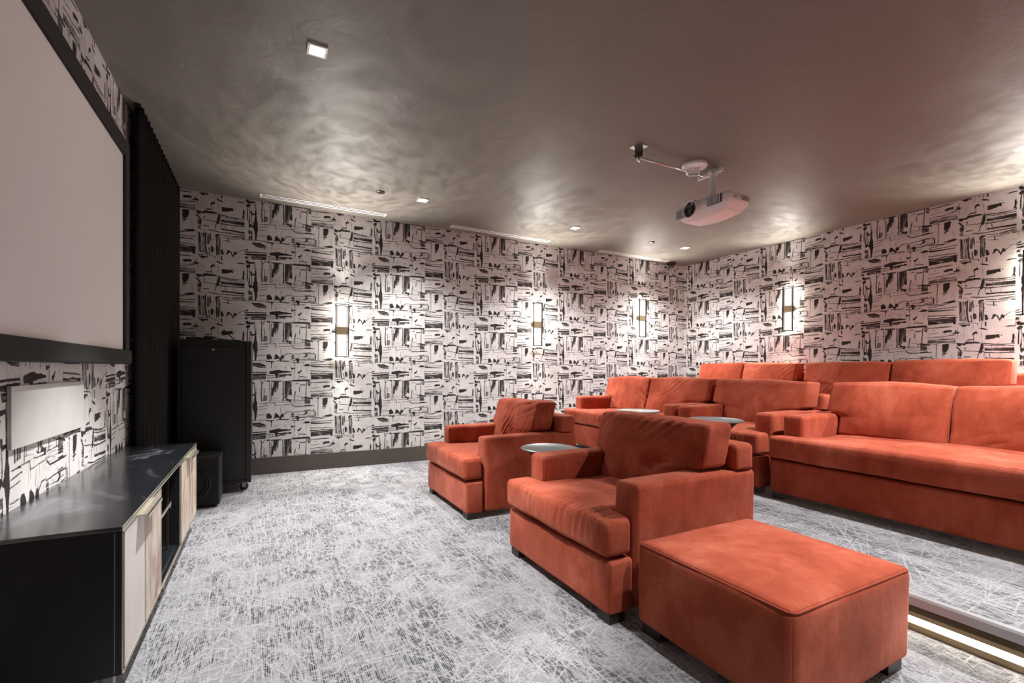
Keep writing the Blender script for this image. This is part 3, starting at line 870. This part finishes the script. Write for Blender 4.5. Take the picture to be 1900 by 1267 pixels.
cb('bottom_vent_strip', [(rx0+.034, rx1-.049, ry0+.006, ry0+.028, rz0+.002, rz0+.027)], M_PAINTB, bev=.002)
vs_ = []
for k in range(30):
    x = rx0+.06 + k*.0152
    vs_.append((x, x+.006, ry0+.003, ry0+.0065, rz1-.045, rz1-.020))
    vs_.append((x, x+.006, ry0+.003, ry0+.0065, rz0+.006, rz0+.022))
o = cb('vent_slots', vs_, M_GREYP, bev=0); o['kind'] = 'stuff'
o.data.materials[0] = M_FOOT
for x in (rx0+.07, rx1-.10):
    cb('hinge_slots', [(x+j*.012, x+j*.012+.006, ry0-.0012, ry0+.002, 1.205, 1.228) for j in range(4)], M_FOOT, d, bev=0)
lk = lathe('lock', [(0, 0), (.0085, 0), (.0105, .002), (.0105, .008), (0, .008)], M_CHROME, d, 20)
lk.location = (-6.677+ox, ry0+oy, 1.292); lk.rotation_euler = (PI/2, 0, 0)
kh = cb('keyhole', [(-6.6795, -6.6745, ry0-.0092, ry0-.0078, 1.288, 1.296)], M_BLACKM, d, bev=0)
for (x, y) in ((rx0+.06, ry0+.09), (rx1-.06, ry0+.09), (rx0+.06, ry1-.07), (rx1-.06, ry1-.07)):
    c = lathe('caster', [(0, -.013), (.030, -.013), (.036, -.009), (.036, .009), (.030, .013), (0, .013)], M_BLACKM, t, 24)
    c.location = (x+ox, y+oy, .036); c.rotation_euler = (PI/2, 0, .3)
    cb('caster_fork', [(x-.016, x+.016, y-.022, y-.016, .03, .086), (x-.016, x+.016, y+.016, y+.022, .03, .086), (x-.025, x+.025, y-.025, y+.025, .078, .086)], M_ALU, bev=.001)

# gear on top of the rack
t = thing('network_router', 'flat black router with a raised antenna on top of the rack', 'router', (-6.575, -.44, rz1))
boxes('case', [(-.11, .10, -.08, .08, .002, .020)], M_BLACK, t, bev=.006)
tube('antenna', [(.05, -.03, .016), (.01, -.02, .06), (-.045, -.01, .115)], .005, M_BLACKM, t)
t = tag(boxes('signal_box', [(-6.935, -6.70, -.52, -.34, rz1+.0005, rz1+.032)], M_BLACK, bev=.006), 'flat black box on the left of the rack top', 'device')
t = tag(boxes('cable_adapter', [(-6.945, -6.905, -.60, -.56, rz1+.0005, rz1+.030)], M_GREYP, bev=.003), 'small pale square adapter on the front left of the rack top', 'adapter')

# subwoofer
sx0, sx1, sy0, sy1 = -6.985, -6.598, -1.175, -.80
t = thing('subwoofer', 'black cube subwoofer on the carpet in front of the rack', 'speaker', ((sx0+sx1)/2, (sy0+sy1)/2, 0))
ox, oy = -(sx0+sx1)/2, -(sy0+sy1)/2
cb('cabinet', [(sx0, sx1, sy0, sy1, .022, .402)], M_BLACK, bev=.004)
cb('front_baffle', [(sx0+.006, sx1-.006, sy0-.012, sy0, .030, .394)], M_BLACKM, bev=.004)
o = lathe('driver_ring', [(.118, 0), (.134, 0), (.137, .004), (.134, .009), (.122, .010), (.116, .004)], M_BLACK, t, 48)
o.location = (-6.79+ox, sy0-.012+oy, .20); o.rotation_euler = (PI/2, 0, 0)
o = lathe('driver_cone', [(.119, .003), (.105, .008), (.095, .004), (.05, -.008), (.045, .001), (.02, .006), (0, .008)], M_BLACKM, t, 48)
o.location = (-6.79+ox, sy0-.012+oy, .20); o.rotation_euler = (PI/2, 0, 0)
for (x, y) in ((sx0+.04, sy0+.04), (sx1-.04, sy0+.04), (sx0+.04, sy1-.04), (sx1-.04, sy1-.04)):
    o = lathe('foot', [(0, 0), (.018, 0), (.02, .004), (.02, .024), (0, .024)], M_BLACKM, t, 20, loc=(x+ox, y+oy, 0))

# ================================================================ wall sconces
def ripple_light(ld):
    """light thrown through cast glass: streaky, rippled beam"""
    ld.use_nodes = True; nt = ld.node_tree
    em = nt.nodes['Emission']
    tc = N(nt, 'ShaderNodeTexCoord'); sp = N(nt, 'ShaderNodeSeparateXYZ')
    nt.links.new(tc.outputs['Normal'], sp.inputs[0])
    cb_ = N(nt, 'ShaderNodeCombineXYZ')
    for i, k in enumerate((9.0, 9.0, 62.0)):
        m = N(nt, 'ShaderNodeMath', operation='MULTIPLY'); m.inputs[1].default_value = k
        nt.links.new(sp.outputs[i], m.inputs[0]); nt.links.new(m.outputs[0], cb_.inputs[i])
    nz = N(nt, 'ShaderNodeTexNoise', i_Scale=1.0, i_Detail=3.0, i_Roughness=.6, i_Distortion=.7)
    nt.links.new(cb_.outputs[0], nz.inputs['Vector'])
    mr = N(nt, 'ShaderNodeMapRange', i_1=.36, i_2=.66, i_3=.60, i_4=1.40)
    nt.links.new(nz.outputs['Fac'], mr.inputs[0]); nt.links.new(mr.outputs[0], em.inputs['Strength'])

def sconce(label, x, y, zc, rotz, up=1.0):
    """local x along the wall, local -y out of the wall"""
    t = thing('wall_sconce', label, 'wall lamp', (x, y, zc), rotz, 'lit rectangular wall sconces')
    hw, hh, dp = .075, .302, .062
    boxes('backplate', [(-.055, .055, -.008, -.0005, -hh+.02, hh-.02)], M_BRONZE, t, bev=.001)
    fr = []
    b = .011
    fr += [(-hw, -hw+b, -dp-.006, -dp+.012, -hh, hh), (hw-b, hw, -dp-.006, -dp+.012, -hh, hh),
           (-hw, hw, -dp-.006, -dp+.012, hh-b, hh), (-hw, hw, -dp-.006, -dp+.012, -hh, -hh+b)]
    fr += [(-.006, .006, -dp, -.008, hh-b, hh), (-.006, .006, -dp, -.008, -hh, -hh+b)]
    boxes('frame', fr, M_BRONZE, t, bev=.0008)
    for s in (1, -1):
        z0, z1 = (.042, hh-.022) if s > 0 else (-hh+.022, -.042)
        boxes('glass_shade', [(-.058, .058, -dp+.015, -.012, z0, z1)], M_TUBE, t, bev=.003)
        boxes('front_glass', [(-.063, .063, -dp+.008, -dp+.015, z0-.002, z1+.006)], M_SHADE, t, bev=.001)
        boxes('light_tube', [(-.036, .036, -dp+.003, -dp+.008, z0+.008, z1-.014)], M_CORE, t, bev=.0)
        ld = bpy.data.lights.new('lamp', 'SPOT'); ld.energy = E_UP*up; ld.color = (1.0, .95, .87)
        ld.spot_size = math.radians(112); ld.spot_blend = .9; ld.shadow_soft_size = .02
        lo = bpy.data.objects.new('lamp', ld); lo.location = (0, -.075, s*(hh+.012))
        ripple_light(ld)
        # aimed up (or down) and a little out into the room
        lo.rotation_euler = (PI+math.radians(36) if s > 0 else -math.radians(36), 0, 0)
        link(lo, t)
    boxes('centre_band', [(-.064, .064, -dp+.002, -.008, -.040, .040)], M_BRASSD, t, bev=.002)
    return t
sconce('lit bronze wall sconce on the long patterned wall nearest the equipment rack', -5.495, FY, 1.565, 0)
sconce('lit bronze wall sconce in the middle of the long patterned wall', -2.915, FY, 1.765, 0, .72)
sconce('lit bronze wall sconce on the long patterned wall nearest the room corner', -.985, FY, 1.965, 0, .48)
sconce('lit bronze wall sconce on the back wall above the back row loveseat', RX, -1.815, 1.98, -PI/2, .48)
sconce('lit bronze wall sconce on the back wall at the right edge of the view', RX, -4.10, 1.98, -PI/2, .60)

# ================================================================ ceiling fixtures
def downlight(label, x, y, energy=E_SPOT*.52, size=128, blend=1.0):
    t = thing('downlight', label, 'ceiling light', (x, y, H), 0, 'square recessed downlights')
    o_, i_ = .052, .038
    boxes('trim_ring', [(-o_, o_, -o_, -i_, -.010, -.0003), (-o_, o_, i_, o_, -.010, -.0003), (-o_, -i_, -i_, i_, -.010, -.0003), (i_, o_, -i_, i_, -.010, -.0003)], M_WHITEM, t, bev=.001)
    boxes('lens', [(-i_+.006, i_-.006, -i_+.006, i_-.006, -.005, -.0005)], M_LAMP, t, bev=.0)
    ld = bpy.data.lights.new('lamp', 'SPOT'); ld.energy = energy; ld.color = (1.0, .975, .955)
    ld.spot_size = math.radians(size); ld.spot_blend = blend; ld.shadow_soft_size = .03
    lo = bpy.data.objects.new('lamp', ld); lo.location = (0, 0, -.03); link(lo, t)
    return t
downlight('bright square downlight nearest the camera, over the floor before the screen', -6.03, -2.846, E_SPOT*1.1, 66, .35)
downlight('square downlight above the front row, near the long slot vents', -4.82, -.885, E_SPOT*.55, 122, 1.0)
downlight('square downlight above the middle row loveseat', -2.88, -.875)
downlight('square downlight closest to the far room corner', -.96, -.87)
downlight('square downlight near the wall behind the camera, over the middle row long sofa', -2.80, -4.85, E_SPOT*.85, 116, .8)
downlight('square downlight near the wall behind the camera, over the ottoman', -4.70, -5.50, E_SPOT*.50, 70, .5)  # added lamp, out of view, to brighten the ottoman and armchair sides
downlight('square downlight near the wall behind the camera, over the back row', -.96, -4.85, E_SPOT*.9, 130, 1.0)  # unseen extra lamp, added to wash the back wall with light

def slot_vent(label, x0, x1, y):
    t = thing('slot_vent', label, 'vent', ((x0+x1)/2, y, H), 0, 'white linear slot vents')
    L = (x1-x0)/2
    boxes('frame', [(-L, L, -.052, -.034, -.006, -.0003), (-L, L, .034, .052, -.006, -.0003), (-L, -L+.02, -.034, .034, -.006, -.0003), (L-.02, L, -.034, .034, -.006, -.0003)], M_WHITEM, t, bev=.001)
    boxes('blade', [(-L+.02, L-.02, -.008, .008, -.006, -.001)], M_WHITEM, t, bev=.001)
    boxes('dark_slot', [(-L+.02, L-.02, -.034, .034, -.0012, -.0003)], M_PCB, t, bev=0)
slot_vent('white slot vent in the ceiling nearest the curtain', -6.32, -5.04, -.205)
slot_vent('white slot vent in the ceiling above the middle of the long wall', -4.25, -2.82, -.185)
slot_vent('white slot vent in the ceiling nearest the room corner', -1.905, -.525, -.13)

def sprinkler(label, x, y):
    o = lathe('sprinkler_cover', [(0, -.009), (.036, -.009), (.041, -.006), (.042, -.0003), (0, -.0003)], M_FOOT, None, 32, loc=(x, y, H))
    tag(o, label, 'sprinkler cover', 'dark ceiling sprinkler covers')
sprinkler('dark round sprinkler cover above the front of the room by the long slot vent', -5.256, -.89)
sprinkler('dark round sprinkler cover above the middle of the room', -1.58, -.85)

t = thing('dome_camera', 'small black dome security camera in the far corner of the ceiling', 'camera', (-.41, -.10, H))
lathe('base', [(0, -.0003), (.068, -.0003), (.070, -.012), (.062, -.042), (.050, -.048), (0, -.048)], M_BLACK, t, 36)
lathe('dome', [(.048, -.046), (.047, -.062), (.038, -.080), (.022, -.091), (0, -.095)], M_LENS, t, 36)

tag(boxes('access_plate', [(-2.712, -2.558, FY-.006, FY-.0005, 2.30, 2.56)], M_PLATE, bev=.001), 'blank pale plate on the patterned wall above the middle sconce', 'wall plate')

# fire alarm strobe
t = thing('fire_alarm', 'round white ceiling fire alarm with clear strobe lens', 'alarm', (-3.035, -2.835, H), 0)
lathe('housing', [(0, -.0003), (.100, -.0003), (.104, -.010), (.103, -.022), (.094, -.030), (0, -.034)], M_WHITEP, t, 48)
ra = -math.radians(38)
dn = Vector((-math.sin(ra), math.cos(ra), 0))
bm = bmesh.new(); add_box(bm, -.056, .056, -.028, .028, -.060, -.018, bev=.012, seg=3)
o = bm_obj('strobe_base', bm, M_WHITEP, t, rotz=ra); o.location = dn*.066
bm = bmesh.new(); add_box(bm, -.044, .044, -.019, .019, -.072, -.052, bev=.006, seg=3)
o2 = bm_obj('strobe_lens', bm, M_CLEAR, t, rotz=ra); o2.location = dn*.066
def lettering(text, size, mat, parent, loc, rot, name='lettering'):
    cu = bpy.data.curves.new(name, 'FONT'); cu.body = text; cu.size = size; cu.extrude = .0006
    cu.align_x = 'CENTER'; cu.align_y = 'CENTER'; cu.space_character = 1.25
    tmp = bpy.data.objects.new(name+'_tmp', cu); COL.objects.link(tmp)
    bpy.context.view_layer.update()
    me = bpy.data.meshes.new_from_object(tmp.evaluated_get(bpy.context.evaluated_depsgraph_get()))
    bpy.data.objects.remove(tmp)
    me.materials.clear(); me.materials.append(mat)
    o = bpy.data.objects.new(name, me); o.location = loc; o.rotation_euler = rot
    return link(o, parent)
# seen from below: mirror by turning the text upside down about its reading axis
lettering('FIRE', .040, M_TEXT, t, (dn*-.002 + Vector((0, 0, -.0345))), (PI, 0, ra))

# ================================================================ projector and its mount
PX, PY = -2.825, -2.85
t = thing('projector', 'white ceiling projector with large round lens hanging on a column', 'projector', (PX, PY, H))
def pjfn(p, n, a, b, c):
    # belly of the shell narrows towards the bottom and the ends
    k = sm(.2, -1, c)
    p.x += .03*k*(-a)
    p.y += .03*k*(-b)
    p.z += .020*k*b*b
    return p
soft_box('body', ((-.185, .11), (-.285, .245), (-.457, -.302)), .035, (10, 14, 5), M_WHITEP, t, (.014, .012, .008), pjfn)
lc = (-.205, .055, -.372)
o = lathe('lens_ring', [(.068, -.02), (.077, -.018), (.081, .0), (.079, .016), (.072, .024), (.066, .020), (.064, .0)], M_WHITEP, t, 48, loc=lc, rot=(0, -PI/2, 0))
o = lathe('lens', [(.066, .006), (.060, .010), (.046, .004), (.038, -.002), (0, .010)], M_LENS, t, 48, loc=lc, rot=(0, -PI/2, 0))
boxes('intake_panel', [(-.212, -.19, .135, .215, -.425, -.345)], M_GREYP, t, bev=.006)
g = boxes('vent_recess', [(-.206, -.192, -.245, -.105, -.395, -.325)], M_PCB, t, bev=.006)
for k in range(10):
    y = -.238+k*.0140
    boxes('vent_slat', [(-.210, -.204, y, y+.0055, -.392, -.328)], M_WHITEP, g, bev=.001)
lines = []
for r_ in range(4):
    z = -.362+r_*.010
    x = -.02
    rnd = random.Random(r_)
    while x < .075:
        L = rnd.uniform(.006, .02); lines.append((x, min(x+L, .08), -.2985, -.2950, z, z+.0035)); x += L+.004
lines += [(-.11+.011*k, -.103+.011*k, -.2985, -.2950, -.352, -.344) for k in range(3)]
o = boxes('spec_print', lines, M_TEXT, t, bev=0); o['kind'] = 'stuff'
boxes('mount_column', [(-.021, .021, -.021, .021, -.245, -.022)], M_WHITEM, t, bev=.004)
boxes('cross_arm', [(-.016, .016, -.095, .16, -.052, -.022)], M_WHITEM, t, bev=.004)
boxes('cross_arm', [(-.05, .05, -.016, .016, -.050, -.020)], M_WHITEM, t, bev=.004)
boxes('ceiling_boss', [(-.018, .018, -.018, .018, -.022, -.0004)], M_WHITEM, t, bev=.003)
lathe('tilt_collar', [(0, -.235), (.045, -.240), (.075, -.258), (.078, -.268), (.04, -.272), (0, -.272)], M_WHITEM, t, 36)
for (dx, dy) in ((-.12, .11), (.12, .11), (-.12, -.13), (.12, -.13)):
    tube('mount_leg', [(dx*.35, dy*.35, -.262), (dx*.8, dy*.8, -.275), (dx*.8, dy, -.308)], .009, M_WHITEM, t)
boxes('mount_plate', [(-.13, .09, -.10, .12, -.312, -.298)], M_BLACKM, t, bev=.003)
tube('cable', [(.06, -.06, -.30), (.05, -.12, -.280), (.06, -.18, -.285), (.09, -.22, -.308)], .004, M_BLACKM, t)
lathe('foot', [(0, 0), (.014, 0), (.014, .014), (0, .014)], M_BLACKM, t, 16, loc=(-.10, .20, -.309))

t = thing('ceiling_brace', 'chrome rod and ceiling bracket bracing the projector column', 'bracket', (-3.675, -2.845, H))
boxes('ceiling_plate', [(-.055, .055, -.05, .05, -.004, -.0004)], M_CHROME, t, bev=.001)
boxes('hanger', [(-.020, -.014, -.024, .024, -.085, -.004), (.014, .020, -.024, .024, -.075, -.004)], M_FOOT, t, bev=.001)
tube('hook', [(-.017, 0, -.08), (-.010, 0, -.105), (.012, .01, -.108), (.030, .03, -.075), (.014, .070, -.043)], .007, M_CHROME, t)
tube('rod', [(.01, .070, -.042), (.815, .075, -.042)], .008, M_CHROME, t, 14)
